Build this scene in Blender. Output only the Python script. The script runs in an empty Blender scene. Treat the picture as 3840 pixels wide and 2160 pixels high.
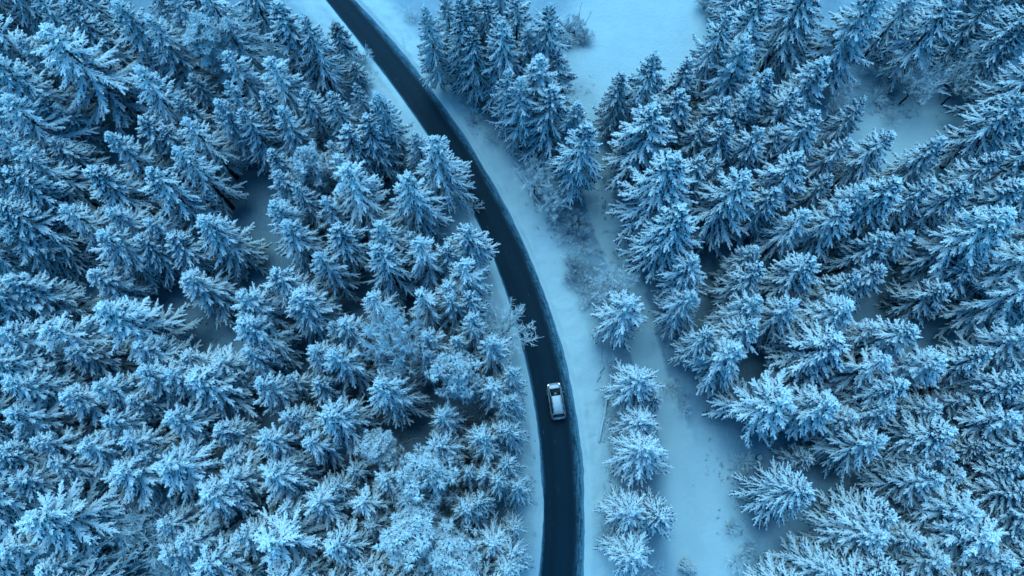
import bpy, bmesh, math, random
import numpy as np
from mathutils import Vector, Matrix

# ------------------------------------------------------------------ camera, sky, sun, exposure
scene = bpy.context.scene
C = scene.collection
CAM_H = 85.0
TILT = math.radians(17.8)
F = 2560.0                       # focal length in photo pixels (24 mm on 36 mm, 3840 px wide)

cam = bpy.data.cameras.new('camera')
cam.sensor_width = 36.0
cam.lens = 24.0
cam.clip_start = 0.5
cam.clip_end = 3000.0
cam_o = bpy.data.objects.new('camera', cam)
cam_o.location = (0, 0, CAM_H)
cam_o.rotation_euler = (TILT, 0, 0)
C.objects.link(cam_o)
scene.camera = cam_o

SUN_EL, SUN_AZ = math.radians(58), math.radians(345)      # azimuth measured clockwise from +Y
world = bpy.data.worlds.new('World')
scene.world = world
world.use_nodes = True
wn = world.node_tree
sky = wn.nodes.new('ShaderNodeTexSky')
sky.sky_type = 'NISHITA'
sky.sun_disc = False
sky.sun_elevation = SUN_EL
sky.sun_rotation = SUN_AZ
sky.ozone_density = 7.0
sky.air_density = 1.0
sky.dust_density = 0.2
bg = wn.nodes['Background']
bg.inputs[1].default_value = 0.125
tint = wn.nodes.new('ShaderNodeMix')          # the blue-hour cast of the picture
tint.data_type = 'RGBA'
tint.blend_type = 'MULTIPLY'
tint.inputs[0].default_value = 1.0
tint.inputs[7].default_value = (0.22, 0.95, 1.10, 1.0)
wn.links.new(sky.outputs[0], tint.inputs[6])
wn.links.new(tint.outputs[2], bg.inputs[0])

sun = bpy.data.lights.new('sun', 'SUN')
sun.energy = 1.45
sun.angle = math.radians(60)
sun.color = (0.45, 0.82, 0.94)
sun_o = bpy.data.objects.new('sun', sun)
sd = Vector((math.sin(SUN_AZ) * math.cos(SUN_EL), math.cos(SUN_AZ) * math.cos(SUN_EL), math.sin(SUN_EL)))
sun_o.rotation_euler = sd.to_track_quat('Z', 'Y').to_euler()
C.objects.link(sun_o)

vs = scene.view_settings
vs.view_transform = 'Standard'
vs.look = 'None'
vs.gamma = 1.0
vs.use_curve_mapping = False
vs.exposure = 0.98
scene.cycles.max_bounces = 3
scene.cycles.diffuse_bounces = 2
scene.cycles.adaptive_threshold = 0.02
scene.cycles.use_denoising = True

rng = np.random.default_rng(7)
random.seed(7)


def smooth(a, b, x):
    t = np.clip((np.asarray(x, float) - a) / (b - a), 0, 1)
    return t * t * (3 - 2 * t)


# ------------------------------------------------------------------ from photo pixels to places on the ground
def ray(px, py):
    dx, dy = (px - 1920.0) / F, -(py - 1080.0) / F
    return np.array([dx, math.sin(TILT) + dy * math.cos(TILT), -math.cos(TILT) + dy * math.sin(TILT)])


def at(px, py, z=0.0):
    d = ray(px, py)
    t = (z - CAM_H) / d[2]
    return np.array([d[0] * t, d[1] * t, z])


def crop(k, cx, cy):
    """pixel of the photo from a reading in one of the eight 960x1080 survey sheets"""
    ox, oy = [(0, 0), (960, 0), (1920, 0), (2880, 0), (0, 1080), (960, 1080), (1920, 1080), (2880, 1080)][k - 1]
    return ox + cx / 1.34167, oy + cy / 1.34167


# ------------------------------------------------------------------ tags and meshes
def tag(o, label=None, cat=None, group=None, kind=None):
    if label: o['label'] = label
    if cat: o['category'] = cat
    if group: o['group'] = group
    if kind: o['kind'] = kind
    return o


def link_mesh(name, me, parent=None):
    o = bpy.data.objects.new(name, me)
    C.objects.link(o)
    if parent is not None: o.parent = parent
    return o


def empty(name, loc=(0, 0, 0), rot=(0, 0, 0)):
    o = bpy.data.objects.new(name, None)
    o.location = loc
    o.rotation_euler = rot
    o.empty_display_size = 0.5
    C.objects.link(o)
    return o


class Acc:
    """collects spikes, tubes and sheets; build() makes one mesh"""
    def __init__(s):
        s.v, s.f3, s.f4, s.a, s.n = [], [], [], [], 0

    def _add(s, v, a):
        s.v.append(np.asarray(v, np.float32)); s.a.append(np.broadcast_to(np.asarray(a, np.float32), (len(v),)).copy())
        k = s.n; s.n += len(v)
        return k

    def spikes(s, B, D, L, r, frost):
        B = np.asarray(B, float); n = len(B)
        if n == 0: return
        D = np.asarray(D, float); D = D / (np.linalg.norm(D, axis=1, keepdims=True) + 1e-9)
        up = np.tile([0, 0, 1.0], (n, 1)); up[np.abs(D[:, 2]) > 0.95] = [1, 0, 0]
        U = np.cross(D, up); U /= np.linalg.norm(U, axis=1, keepdims=True)
        W = np.cross(U, D)
        L = np.broadcast_to(L, (n,))[:, None]; r = np.broadcast_to(r, (n,))[:, None]
        M = B + D * L * 0.35
        # a ridge on top, two lower edges: an upturned sheath of needles that carries rime on its back
        p = np.stack([M + W * r * 0.8, M + U * r - W * r * 0.4, M - U * r - W * r * 0.4, B, B + D * L], 1)
        k = s._add(p.reshape(-1, 3), np.repeat(np.broadcast_to(frost, (n,)), 5))
        i = k + np.arange(n)[:, None] * 5
        for t in ((3, 0, 1), (3, 1, 2), (3, 2, 0), (4, 1, 0), (4, 2, 1), (4, 0, 2)):
            s.f3.append(i + np.array(t)[None])

    def tube(s, P, R, sides=4, frost=0.3, cap=True):
        P = np.asarray(P, float); m = len(P)
        T = np.gradient(P, axis=0); T /= np.linalg.norm(T, axis=1, keepdims=True) + 1e-9
        ref = np.array([0, 0, 1.0]) if abs(T[0][2]) < 0.8 else np.array([1.0, 0, 0])
        U = np.cross(T, ref); U /= np.linalg.norm(U, axis=1, keepdims=True) + 1e-9
        W = np.cross(U, T)
        an = np.arange(sides) * 2 * math.pi / sides
        R = np.broadcast_to(R, (m,))
        ring = P[:, None] + R[:, None, None] * (np.cos(an)[None, :, None] * U[:, None] + np.sin(an)[None, :, None] * W[:, None])
        k = s._add(ring.reshape(-1, 3), frost)
        for j in range(m - 1):
            a = k + j * sides + np.arange(sides); b = k + j * sides + (np.arange(sides) + 1) % sides
            s.f4.append(np.stack([a, b, b + sides, a + sides], 1))
        if cap:
            e = s._add(P[-1:] + T[-1:] * R[-1], frost)
            a = k + (m - 1) * sides + np.arange(sides); b = k + (m - 1) * sides + (np.arange(sides) + 1) % sides
            s.f3.append(np.stack([a, b, np.full(sides, e)], 1))

    def poly(s, V, F, frost=0.0):
        k = s._add(np.asarray(V, float), frost)
        for f in F:
            if len(f) == 3: s.f3.append(np.array([f]) + k)
            else: s.f4.append(np.array([f]) + k)

    def mesh(s, name, mat, smooth_shade=False):
        V = np.concatenate(s.v); A = np.concatenate(s.a)
        f3 = np.concatenate(s.f3) if s.f3 else np.zeros((0, 3), int)
        f4 = np.concatenate(s.f4) if s.f4 else np.zeros((0, 4), int)
        me = bpy.data.meshes.new(name)
        me.vertices.add(len(V)); me.vertices.foreach_set('co', V.ravel())
        me.loops.add(len(f3) * 3 + len(f4) * 4)
        me.loops.foreach_set('vertex_index', np.concatenate([f3.ravel(), f4.ravel()]).astype(np.int32))
        me.polygons.add(len(f3) + len(f4))
        me.polygons.foreach_set('loop_start', np.concatenate([np.arange(len(f3)) * 3, len(f3) * 3 + np.arange(len(f4)) * 4]).astype(np.int32))
        me.polygons.foreach_set('use_smooth', np.full(len(f3) + len(f4), smooth_shade))
        me.update(calc_edges=True)
        at_ = me.attributes.new('frost', 'FLOAT', 'POINT'); at_.data.foreach_set('value', A)
        me.materials.append(mat)
        return me


# ------------------------------------------------------------------ materials
def new_mat(name):
    m = bpy.data.materials.new(name); m.use_nodes = True
    nt = m.node_tree
    return m, nt, nt.nodes['Principled BSDF']


def N(nt, t, **kw):
    n = nt.nodes.new(t)
    for k, v in kw.items(): setattr(n, k, v)
    return n


def noise(nt, scale, detail=4, rough=0.55, coord=None, vec=None):
    n = N(nt, 'ShaderNodeTexNoise'); n.inputs['Scale'].default_value = scale
    n.inputs['Detail'].default_value = detail; n.inputs['Roughness'].default_value = rough
    if vec is not None: nt.links.new(vec, n.inputs['Vector'])
    return n.outputs['Fac']


def math_(nt, op, a, b=None, c=None):
    n = N(nt, 'ShaderNodeMath', operation=op)
    for i, x in enumerate((a, b, c)):
        if x is None: continue
        if isinstance(x, (int, float)): n.inputs[i].default_value = x
        else: nt.links.new(x, n.inputs[i])
    return n.outputs[0]


def sstep(nt, x, a, b, lo=0.0, hi=1.0):
    n = N(nt, 'ShaderNodeMapRange', interpolation_type='SMOOTHSTEP')
    nt.links.new(x, n.inputs[0])
    n.inputs[1].default_value, n.inputs[2].default_value, n.inputs[3].default_value, n.inputs[4].default_value = a, b, lo, hi
    return n.outputs[0]


def mixc(nt, fac, a, b):
    n = N(nt, 'ShaderNodeMix', data_type='RGBA')
    if isinstance(fac, (int, float)): n.inputs[0].default_value = fac
    else: nt.links.new(fac, n.inputs[0])
    for i, x in ((6, a), (7, b)):
        if isinstance(x, tuple): n.inputs[i].default_value = x + (1,)
        else: nt.links.new(x, n.inputs[i])
    return n.outputs[2]


SNOW = (0.88, 0.92, 0.94)            # fresh rime


def frosted(name, dark, rime, bias=0.0, nz=0.5, soft=0.22, scale=1.3):
    """dark wood or needles that carry rime where the surface looks up and where the frost attribute is high"""
    m, nt, b = new_mat(name)
    geo = N(nt, 'ShaderNodeNewGeometry'); at_ = N(nt, 'ShaderNodeAttribute', attribute_name='frost')
    tc = N(nt, 'ShaderNodeTexCoord')
    sep = N(nt, 'ShaderNodeSeparateXYZ'); nt.links.new(geo.outputs['True Normal'], sep.inputs[0])
    n1 = noise(nt, scale, 3, 0.6, vec=tc.outputs['Object'])
    x = math_(nt, 'MULTIPLY_ADD', sep.outputs[2], nz, at_.outputs['Fac'])
    x = math_(nt, 'MULTIPLY_ADD', n1, 0.5, x)
    x = math_(nt, 'ADD', x, bias - 0.25)
    f = sstep(nt, x, 0.5 - soft, 0.5 + soft)
    nt.links.new(mixc(nt, f, dark, rime), b.inputs['Base Color'])
    b.inputs['Roughness'].default_value = 0.85
    b.inputs['Specular IOR Level'].default_value = 0.2
    return m


M_SPRUCE = frosted('frosted_spruce_needles', (0.006, 0.036, 0.078), SNOW, -0.08, 0.6, 0.13)
M_PINE = frosted('frosted_pine_needles', (0.006, 0.036, 0.074), SNOW, -0.06, 0.6, 0.13)
M_BARE = frosted('frosted_twigs', (0.07, 0.07, 0.07), (0.76, 0.82, 0.86), 0.30)
M_LEAFY = frosted('frosted_leaves', (0.03, 0.05, 0.05), (0.70, 0.78, 0.84), 0.17)
M_LOG = frosted('snowy_bark', (0.035, 0.04, 0.045), (0.56, 0.68, 0.76), 0.22, 0.6, scale=4)
M_BARK = frosted('bark', (0.016, 0.028, 0.040), (0.55, 0.62, 0.68), -0.30, scale=4)
M_WEED = frosted('dead_weeds', (0.06, 0.06, 0.06), (0.55, 0.63, 0.70), -0.1)


def snow_material():
    m, nt, b = new_mat('snow')
    tc = N(nt, 'ShaderNodeTexCoord')
    n1 = noise(nt, 0.35, 5, 0.6, vec=tc.outputs['Object'])
    n2 = noise(nt, 2.2, 4, 0.6, vec=tc.outputs['Object'])
    n3 = noise(nt, 9.0, 3, 0.6, vec=tc.outputs['Object'])
    litter_and_shade = N(nt, 'ShaderNodeAttribute', attribute_name='litter_shade')
    col = mixc(nt, sstep(nt, n1, 0.35, 0.65), (0.51, 0.62, 0.65), (0.55, 0.65, 0.67))
    # needles and twigs that lie in the snow under the trees
    lit = math_(nt, 'MULTIPLY', litter_and_shade.outputs['Fac'], sstep(nt, math_(nt, 'ADD', n2, math_(nt, 'MULTIPLY', n3, 0.6)), 0.78, 1.05))
    # forest floor colour darkened under the trees: painted shade that deepens the gaps
    col = mixc(nt, math_(nt, 'MULTIPLY', litter_and_shade.outputs['Fac'], 0.8), col, (0.15, 0.26, 0.36))
    col = mixc(nt, math_(nt, 'MULTIPLY', lit, 0.5), col, (0.20, 0.25, 0.26))
    nt.links.new(col, b.inputs['Base Color'])
    b.inputs['Roughness'].default_value = 0.75
    b.inputs['Specular IOR Level'].default_value = 0.25
    bp = N(nt, 'ShaderNodeBump'); bp.inputs['Strength'].default_value = 0.6; bp.inputs['Distance'].default_value = 0.15
    nt.links.new(math_(nt, 'MULTIPLY_ADD', n3, 0.4, n2), bp.inputs['Height'])
    nt.links.new(bp.outputs[0], b.inputs['Normal'])
    return m


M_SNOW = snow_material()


def road_material():
    m, nt, b = new_mat('wet_asphalt')
    uv = N(nt, 'ShaderNodeUVMap'); uv.uv_map = 'UVMap'
    sep = N(nt, 'ShaderNodeSeparateXYZ'); nt.links.new(uv.outputs[0], sep.inputs[0])
    U, V = sep.outputs[0], sep.outputs[1]            # across 0..1, along in metres
    mp = N(nt, 'ShaderNodeMapping'); mp.inputs['Scale'].default_value = (26, 0.55, 1); nt.links.new(uv.outputs[0], mp.inputs[0])
    streak = noise(nt, 1.0, 4, 0.65, vec=mp.outputs[0])
    mp2 = N(nt, 'ShaderNodeMapping'); mp2.inputs['Scale'].default_value = (9, 2.5, 1); nt.links.new(uv.outputs[0], mp2.inputs[0])
    blot = noise(nt, 1.0, 5, 0.7, vec=mp2.outputs[0])
    mp3 = N(nt, 'ShaderNodeMapping'); mp3.inputs['Scale'].default_value = (0.1, 0.06, 1); nt.links.new(uv.outputs[0], mp3.inputs[0])
    slow = noise(nt, 1.0, 2, 0.5, vec=mp3.outputs[0])
    # slush swept to the two sides, wider on the right
    right = sstep(nt, math_(nt, 'MULTIPLY_ADD', slow, 0.22, U), 0.82, 1.02)
    left = sstep(nt, math_(nt, 'MULTIPLY_ADD', slow, -0.16, U), 0.05, -0.08)
    side = math_(nt, 'MAXIMUM', right, left)
    rough_ = math_(nt, 'MULTIPLY_ADD', blot, 0.5, math_(nt, 'MULTIPLY', streak, 0.8))
    sl = math_(nt, 'MULTIPLY', side, sstep(nt, rough_, 0.48, 0.82, 0.05, 1.0))
    sl = math_(nt, 'MAXIMUM', sl, math_(nt, 'MULTIPLY', sstep(nt, math_(nt, 'MULTIPLY_ADD', blot, 0.05, U), 0.90, 0.955), 0.9))
    sl = math_(nt, 'MAXIMUM', sl, math_(nt, 'MULTIPLY', sstep(nt, math_(nt, 'MULTIPLY_ADD', blot, -0.05, U), 0.07, 0.02), 0.9))
    # thin pale lines left along the wheel tracks
    ln = math_(nt, 'MULTIPLY', sstep(nt, streak, 0.62, 0.72), sstep(nt, blot, 0.5, 0.62))
    base = mixc(nt, slow, (0.001, 0.018, 0.032), (0.003, 0.024, 0.042))
    # worn wheel tracks stay wet and dark, the strip between them dries paler
    for c in (0.30, 0.66):
        tk = math_(nt, 'ABSOLUTE', math_(nt, 'ADD', U, -c))
        base = mixc(nt, math_(nt, 'MULTIPLY', sstep(nt, math_(nt, 'MULTIPLY_ADD', streak, 0.08, tk), 0.13, 0.06), 0.45), base, (0.001, 0.012, 0.022))
    col = mixc(nt, math_(nt, 'MULTIPLY', ln, 0.6), base, (0.35, 0.38, 0.40))
    col = mixc(nt, math_(nt, 'MULTIPLY', sl, 0.8), col, (0.13, 0.30, 0.42))
    nt.links.new(col, b.inputs['Base Color'])
    b.inputs['Roughness'].default_value = 0.6
    b.inputs['Specular IOR Level'].default_value = 0.1
    bp = N(nt, 'ShaderNodeBump'); bp.inputs['Strength'].default_value = 0.4; bp.inputs['Distance'].default_value = 0.05
    nt.links.new(sl, bp.inputs['Height']); nt.links.new(bp.outputs[0], b.inputs['Normal'])
    return m


M_ROAD = road_material()


def plain(name, col, rough=0.5, metal=0.0, spec=0.5, emit=None, coat=0.0, grain=0.0):
    m, nt, b = new_mat(name)
    tc = N(nt, 'ShaderNodeTexCoord')
    n = noise(nt, 6.0, 4, 0.6, vec=tc.outputs['Object'])
    lo = tuple(c * (1 - grain) for c in col); hi = tuple(min(1, c * (1 + grain)) for c in col)
    nt.links.new(mixc(nt, n, lo, hi), b.inputs['Base Color'])
    b.inputs['Roughness'].default_value = rough; b.inputs['Metallic'].default_value = metal
    b.inputs['Specular IOR Level'].default_value = spec; b.inputs['Coat Weight'].default_value = coat
    if emit:
        b.inputs['Emission Color'].default_value = emit[:3] + (1,); b.inputs['Emission Strength'].default_value = emit[3]
    return m


# ------------------------------------------------------------------ the road's two edges, as rows of (x, y) on the ground
EDGE_L = [crop(2, *p) for p in ((360, 0), (480, 160), (600, 310), (700, 440), (780, 540), (870, 670), (960, 830), (1060, 1025), (1130, 1150), (1230, 1330))] + \
         [crop(7, *p) for p in ((18, 150), (66, 320), (98, 490), (128, 650), (152, 800), (163, 950), (163, 1100), (156, 1250), (148, 1449))]
EDGE_R = [crop(2, *p) for p in ((490, 0), (620, 140), (740, 280), (830, 390), (930, 520), (1040, 690), (1110, 810), (1200, 950), (1288, 1090))] + \
         [crop(7, *p) for p in ((140, 0), (200, 160), (260, 370), (300, 570), (330, 750), (345, 900), (350, 1050), (353, 1200), (345, 1449))]


def edge_fn(pts, shift):
    g = np.array([at(*p)[:2] for p in pts]); g = g[np.argsort(g[:, 1])]
    co = np.polyfit(g[:, 1], g[:, 0], 5)
    y0, y1 = g[0, 1], g[-1, 1]
    d = np.polyder(co)

    def f(y):
        y = np.asarray(y, float); yc = np.clip(y, y0, y1)
        return shift + np.polyval(co, yc) + np.polyval(d, yc) * (y - yc)
    return f


XL, XR = edge_fn(EDGE_L, -0.22), edge_fn(EDGE_R, 0.30)


def vnoise(x, y, s=1.0, seed=0):
    """smooth value noise, vectorised"""
    x = np.asarray(x, float) / s; y = np.asarray(y, float) / s
    xi = np.floor(x).astype(np.int64); yi = np.floor(y).astype(np.int64)
    fx = x - xi; fy = y - yi
    fx = fx * fx * (3 - 2 * fx); fy = fy * fy * (3 - 2 * fy)

    def h(a, b):
        n = (a * 374761393 + b * 668265263 + seed * 1442695041) & 0x7fffffff
        n = ((n ^ (n >> 13)) * 1274126177) & 0x7fffffff
        return ((n ^ (n >> 16)) & 0xffff) / 65535.0
    return (h(xi, yi) * (1 - fx) + h(xi + 1, yi) * fx) * (1 - fy) + (h(xi, yi + 1) * (1 - fx) + h(xi + 1, yi + 1) * fx) * fy


LANE = np.array([at(*crop(k, cx, cy))[:2] for k, cx, cy in ((3, 330, 520), (3, 400, 750), (3, 420, 920), (3, 480, 1130), (3, 560, 1330),
                                                         (7, 660, 260), (7, 740, 520), (7, 850, 800), (7, 960, 1100), (7, 1030, 1449))])


def seg_dist(x, y, P):
    best = np.full(np.shape(x), 1e9)
    for a, b in zip(P[:-1], P[1:]):
        d = b - a; t = np.clip(((x - a[0]) * d[0] + (y - a[1]) * d[1]) / (d @ d), 0, 1)
        best = np.minimum(best, np.hypot(x - a[0] - t * d[0], y - a[1] - t * d[1]))
    return best


OPEN = [(at(2400, 170), 11.0, 13.0), (at(3450, 520), 9.0, 5.0), (at(2640, 1950), 4.5, 9.0)]     # treeless snow


def open_snow(x, y):
    m = np.zeros(np.shape(x))
    for c, rx, ry in OPEN:
        m = np.maximum(m, 1 - smooth(0.8, 1.4, np.hypot((x - c[0]) / rx, (y - c[1]) / ry)))
    return m


def ground_z(x, y, fine=True):
    x = np.asarray(x, float); y = np.asarray(y, float)
    dl = XL(y) - x; dr = x - XR(y)
    d = np.maximum(dl, dr)                                  # > 0 outside the road
    z = 0.17 * smooth(-0.1, 1.0, d)
    side = np.where(dr > 0, 1.0, 0.55)
    z += side * 0.16 * np.exp(-((d - 0.75) / 0.5) ** 2) * (0.6 + 0.8 * vnoise(x, y, 1.6, 3))
    far = smooth(1.0, 6.0, d)
    z += far * (0.9 * (vnoise(x, y, 19, 5) - 0.5) + 0.45 * (vnoise(x, y, 7, 9) - 0.5))
    z -= 0.9 * np.exp(-(seg_dist(x, y, LANE) / 2.6) ** 2)   # the hollow that runs beside the road
    if fine:
        z += (1 - 0.75 * open_snow(x, y)) * smooth(0.1, 0.8, d) * (0.16 * (vnoise(x, y, 1.3, 11) - 0.5) + 0.11 * (vnoise(x, y, 0.6, 13) - 0.5))
        pit = np.clip(vnoise(x, y, 0.8, 17) - 0.78, 0, 1) * smooth(0.6, 1.5, d) * (1 - smooth(6, 9, d))
        z -= 1.1 * pit                                     # lumps and pits of the ploughed verge
    return np.where(d > 0, z, 0.0)


def spot(px, py, h=0.0):
    """the place on the ground under a point that is h above it and seen at this pixel"""
    z = h
    for _ in range(4):
        p = at(px, py, z)
        z = float(ground_z(p[0], p[1], False)) + h
    p = at(px, py, z)
    return Vector((p[0], p[1], float(ground_z(p[0], p[1]))))


def project(p):
    q = np.array(p, float) - np.array([0, 0, CAM_H])
    fw = np.array([0, math.sin(TILT), -math.cos(TILT)]); up = np.array([0, math.cos(TILT), math.sin(TILT)])
    d = q @ fw
    return 1920 + F * q[0] / d, 1080 - F * (q @ up) / d


# ------------------------------------------------------------------ ground sheet, follows the road's edges row by row
def build_ground():
    off = [0.0, 0.05, 0.11, 0.19, 0.29, 0.41, 0.55, 0.72, 0.92, 1.15]
    while off[-1] < 85: off.append(off[-1] + (0.30 if off[-1] < 12 else 0.5))
    off += [95, 115, 150, 220, 400, 700]
    off = np.array(off)
    ys = np.concatenate([[-700, -300, -120, -60, -35, -24], np.arange(-17, 88, 0.33), [92, 100, 120, 160, 300, 700]])
    L = XL(ys); R = XR(ys)
    jl = 0.22 * (vnoise(ys, ys * 0, 4.0, 21) - 0.5) + 0.09 * (vnoise(ys, ys * 0, 0.7, 22) - 0.5)
    jr = 0.22 * (vnoise(ys, ys * 0, 4.5, 23) - 0.5) + 0.10 * (vnoise(ys, ys * 0, 0.7, 24) - 0.5)
    cols = []
    for o in off[::-1]: cols.append((L - o + jl * math.exp(-o), None))
    cols.append((L + jl + 0.03, -0.06)); cols.append((R + jr - 0.03, -0.06))
    for o in off: cols.append((R + o + jr * math.exp(-o), None))
    X = np.stack([c[0] for c in cols], 1); Y = np.repeat(ys[:, None], X.shape[1], 1)
    Z = ground_z(X, Y)
    n = len(off)
    for j in (n - 1, n + 2): Z[:, j] = 0.015
    for j in (n - 2, n + 3): Z[:, j] = np.maximum(Z[:, j], 0.022)
    Z[:, n] = -0.06; Z[:, n + 1] = -0.06
    ny, nx = X.shape
    V = np.stack([X, Y, Z], 2).reshape(-1, 3)
    idx = np.arange(ny * nx).reshape(ny, nx)
    Fq = np.stack([idx[:-1, :-1], idx[:-1, 1:], idx[1:, 1:], idx[1:, :-1]], 2).reshape(-1, 4)
    me = bpy.data.meshes.new('ground')
    me.vertices.add(len(V)); me.vertices.foreach_set('co', V.astype(np.float32).ravel())
    me.loops.add(len(Fq) * 4); me.loops.foreach_set('vertex_index', Fq.astype(np.int32).ravel())
    me.polygons.add(len(Fq)); me.polygons.foreach_set('loop_start', (np.arange(len(Fq)) * 4).astype(np.int32))
    me.polygons.foreach_set('use_smooth', np.ones(len(Fq), bool))
    me.update(calc_edges=True)
    d = np.maximum(L[:, None] - X, X - R[:, None])
    lit = smooth(3.0, 7.0, d) * (0.6 + 0.4 * vnoise(X, Y, 3.0, 31)) * (seg_dist(X, Y, LANE) > 2.0) * (1 - open_snow(X, Y))  # mask for needle speckles and for the shade painted on the forest floor
    a = me.attributes.new('litter_shade', 'FLOAT', 'POINT'); a.data.foreach_set('value', lit.astype(np.float32).ravel())
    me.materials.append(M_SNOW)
    tag(link_mesh('ground', me), kind='structure')


def build_road():
    ys = np.concatenate([[-700, -300, -100, -40], np.arange(-20, 92, 0.8), [110, 160, 300, 700]])
    us = np.linspace(0, 1, 9)
    L, R = XL(ys) - 0.25, XR(ys) + 0.25
    X = L[:, None] + (R - L)[:, None] * us[None]
    Zc = 0.04 * (1 - (2 * us - 1) ** 2)
    V = np.stack([X, np.repeat(ys[:, None], 9, 1), np.repeat(Zc[None], len(ys), 0)], 2).reshape(-1, 3)
    seg = np.hypot(np.gradient((L + R) / 2), np.gradient(ys)); run = np.cumsum(seg)
    idx = np.arange(len(ys) * 9).reshape(len(ys), 9)
    Fq = np.stack([idx[:-1, :-1], idx[:-1, 1:], idx[1:, 1:], idx[1:, :-1]], 2).reshape(-1, 4)
    me = bpy.data.meshes.new('road'); me.from_pydata(V.tolist(), [], Fq.tolist())
    uv = me.uv_layers.new(name='UVMap')
    UV = np.stack([np.repeat(us[None], len(ys), 0), np.repeat(run[:, None], 9, 1)], 2).reshape(-1, 2)
    uv.data.foreach_set('uv', UV[Fq.ravel()].astype(np.float32).ravel())
    me.polygons.foreach_set('use_smooth', np.ones(len(Fq), bool))
    me.materials.append(M_ROAD)
    tag(link_mesh('road', me), kind='structure')


build_ground()
build_road()

# ------------------------------------------------------------------ trees
def frond(acc, P, width, rs, frost, spacing=0.10, start=0.18, r=0.042, sub=0, droop=0.35, rime=0.0):
    """one bough: a spine with a comb of rimed side twigs, and side boughs on the long ones"""
    P = np.asarray(P); seg = np.linalg.norm(np.diff(P, axis=0), axis=1); cum = np.concatenate([[0], np.cumsum(seg)]); L = cum[-1]
    k = len(P)
    acc.tube(P + [0, 0, 0.02], np.linspace(0.034 + 0.008 * L, 0.026, k), 4, frost + 0.25)   # snow lies along the bough
    n = max(3, int(L * (1 - start) / spacing))
    s = (start + (1 - start) * (np.arange(n) + rs.uniform(0, 1, n)) / n)
    pos = np.stack([np.interp(s * L, cum, P[:, i]) for i in range(3)], 1)
    T = np.gradient(P, axis=0); T /= np.linalg.norm(T, axis=1, keepdims=True)
    tan = np.stack([np.interp(s * L, cum, T[:, i]) for i in range(3)], 1)
    lat = np.cross(tan, [0, 0, 1.0]); lat /= np.linalg.norm(lat, axis=1, keepdims=True) + 1e-6
    prof = np.clip(np.sin(math.pi * np.clip(s, 0.05, 1) ** 0.85), 0, 1) ** 0.6 * 0.75 + 0.25
    for sg in (-1, 1):
        a = rs.uniform(0.55, 1.0, n)
        D = tan * np.cos(a)[:, None] + sg * lat * np.sin(a)[:, None]
        D[:, 2] -= rs.uniform(0.0, 2 * droop, n)
        acc.spikes(pos, D, width * prof * rs.uniform(0.6, 1.3, n), r * rs.uniform(0.7, 1.3, n), frost + 0.08 + rs.uniform(-0.30, 0.26, n))
    for sg in (-1, 1):                                # bare dark needles that hang under the bough
        a = rs.uniform(0.4, 1.2, n)
        D = tan * np.cos(a)[:, None] + sg * lat * np.sin(a)[:, None]
        D[:, 2] -= rs.uniform(0.5, 1.4, n)
        acc.spikes(pos - [0, 0, 0.04], D, width * (0.5 + 0.9 * prof) * rs.uniform(0.8, 1.4, n), r * 1.35, rs.uniform(-0.45, 0.15, n) + rime)
    m = max(2, n // 2); i = rs.integers(0, n, m)      # rime standing on the back of the bough
    D = tan[i] * 0.6 + rs.normal(0, 0.35, (m, 3)); D[:, 2] += 0.55
    acc.spikes(pos[i], D, width * rs.uniform(0.35, 0.7, m), r * 1.1, frost + 0.22)
    acc.spikes(np.repeat(P[-1:], 3, 0), T[-1] + rs.normal(0, 0.25, (3, 3)), width * 0.8, r, frost + 0.15)
    if sub and L > 0.9:
        ns = int(min(6, 1 + L * 1.6))
        for q in range(ns):
            t = 0.22 + 0.6 * (q + rs.uniform(0, 0.8)) / ns; sg = 1 if (q % 2) else -1
            b = np.array([np.interp(t * L, cum, P[:, i]) for i in range(3)])
            tg = np.array([np.interp(t * L, cum, T[:, i]) for i in range(3)])
            lt = np.cross(tg, [0, 0, 1.0]); lt /= np.linalg.norm(lt) + 1e-6
            a = rs.uniform(0.30, 0.55); d = tg * math.cos(a) + sg * lt * math.sin(a); d[2] -= 0.12
            ll = (0.30 * L * (1 - 0.55 * t) + 0.12) * rs.uniform(0.7, 1.2)
            pts = np.array([b + d * ll * u - np.array([0, 0, 0.22 * ll * u * u]) for u in (0, 0.5, 1)])
            frond(acc, pts, width * 0.62, rs, frost, spacing * 1.05, 0.08, r * 0.9, 0, droop, rime)


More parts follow.
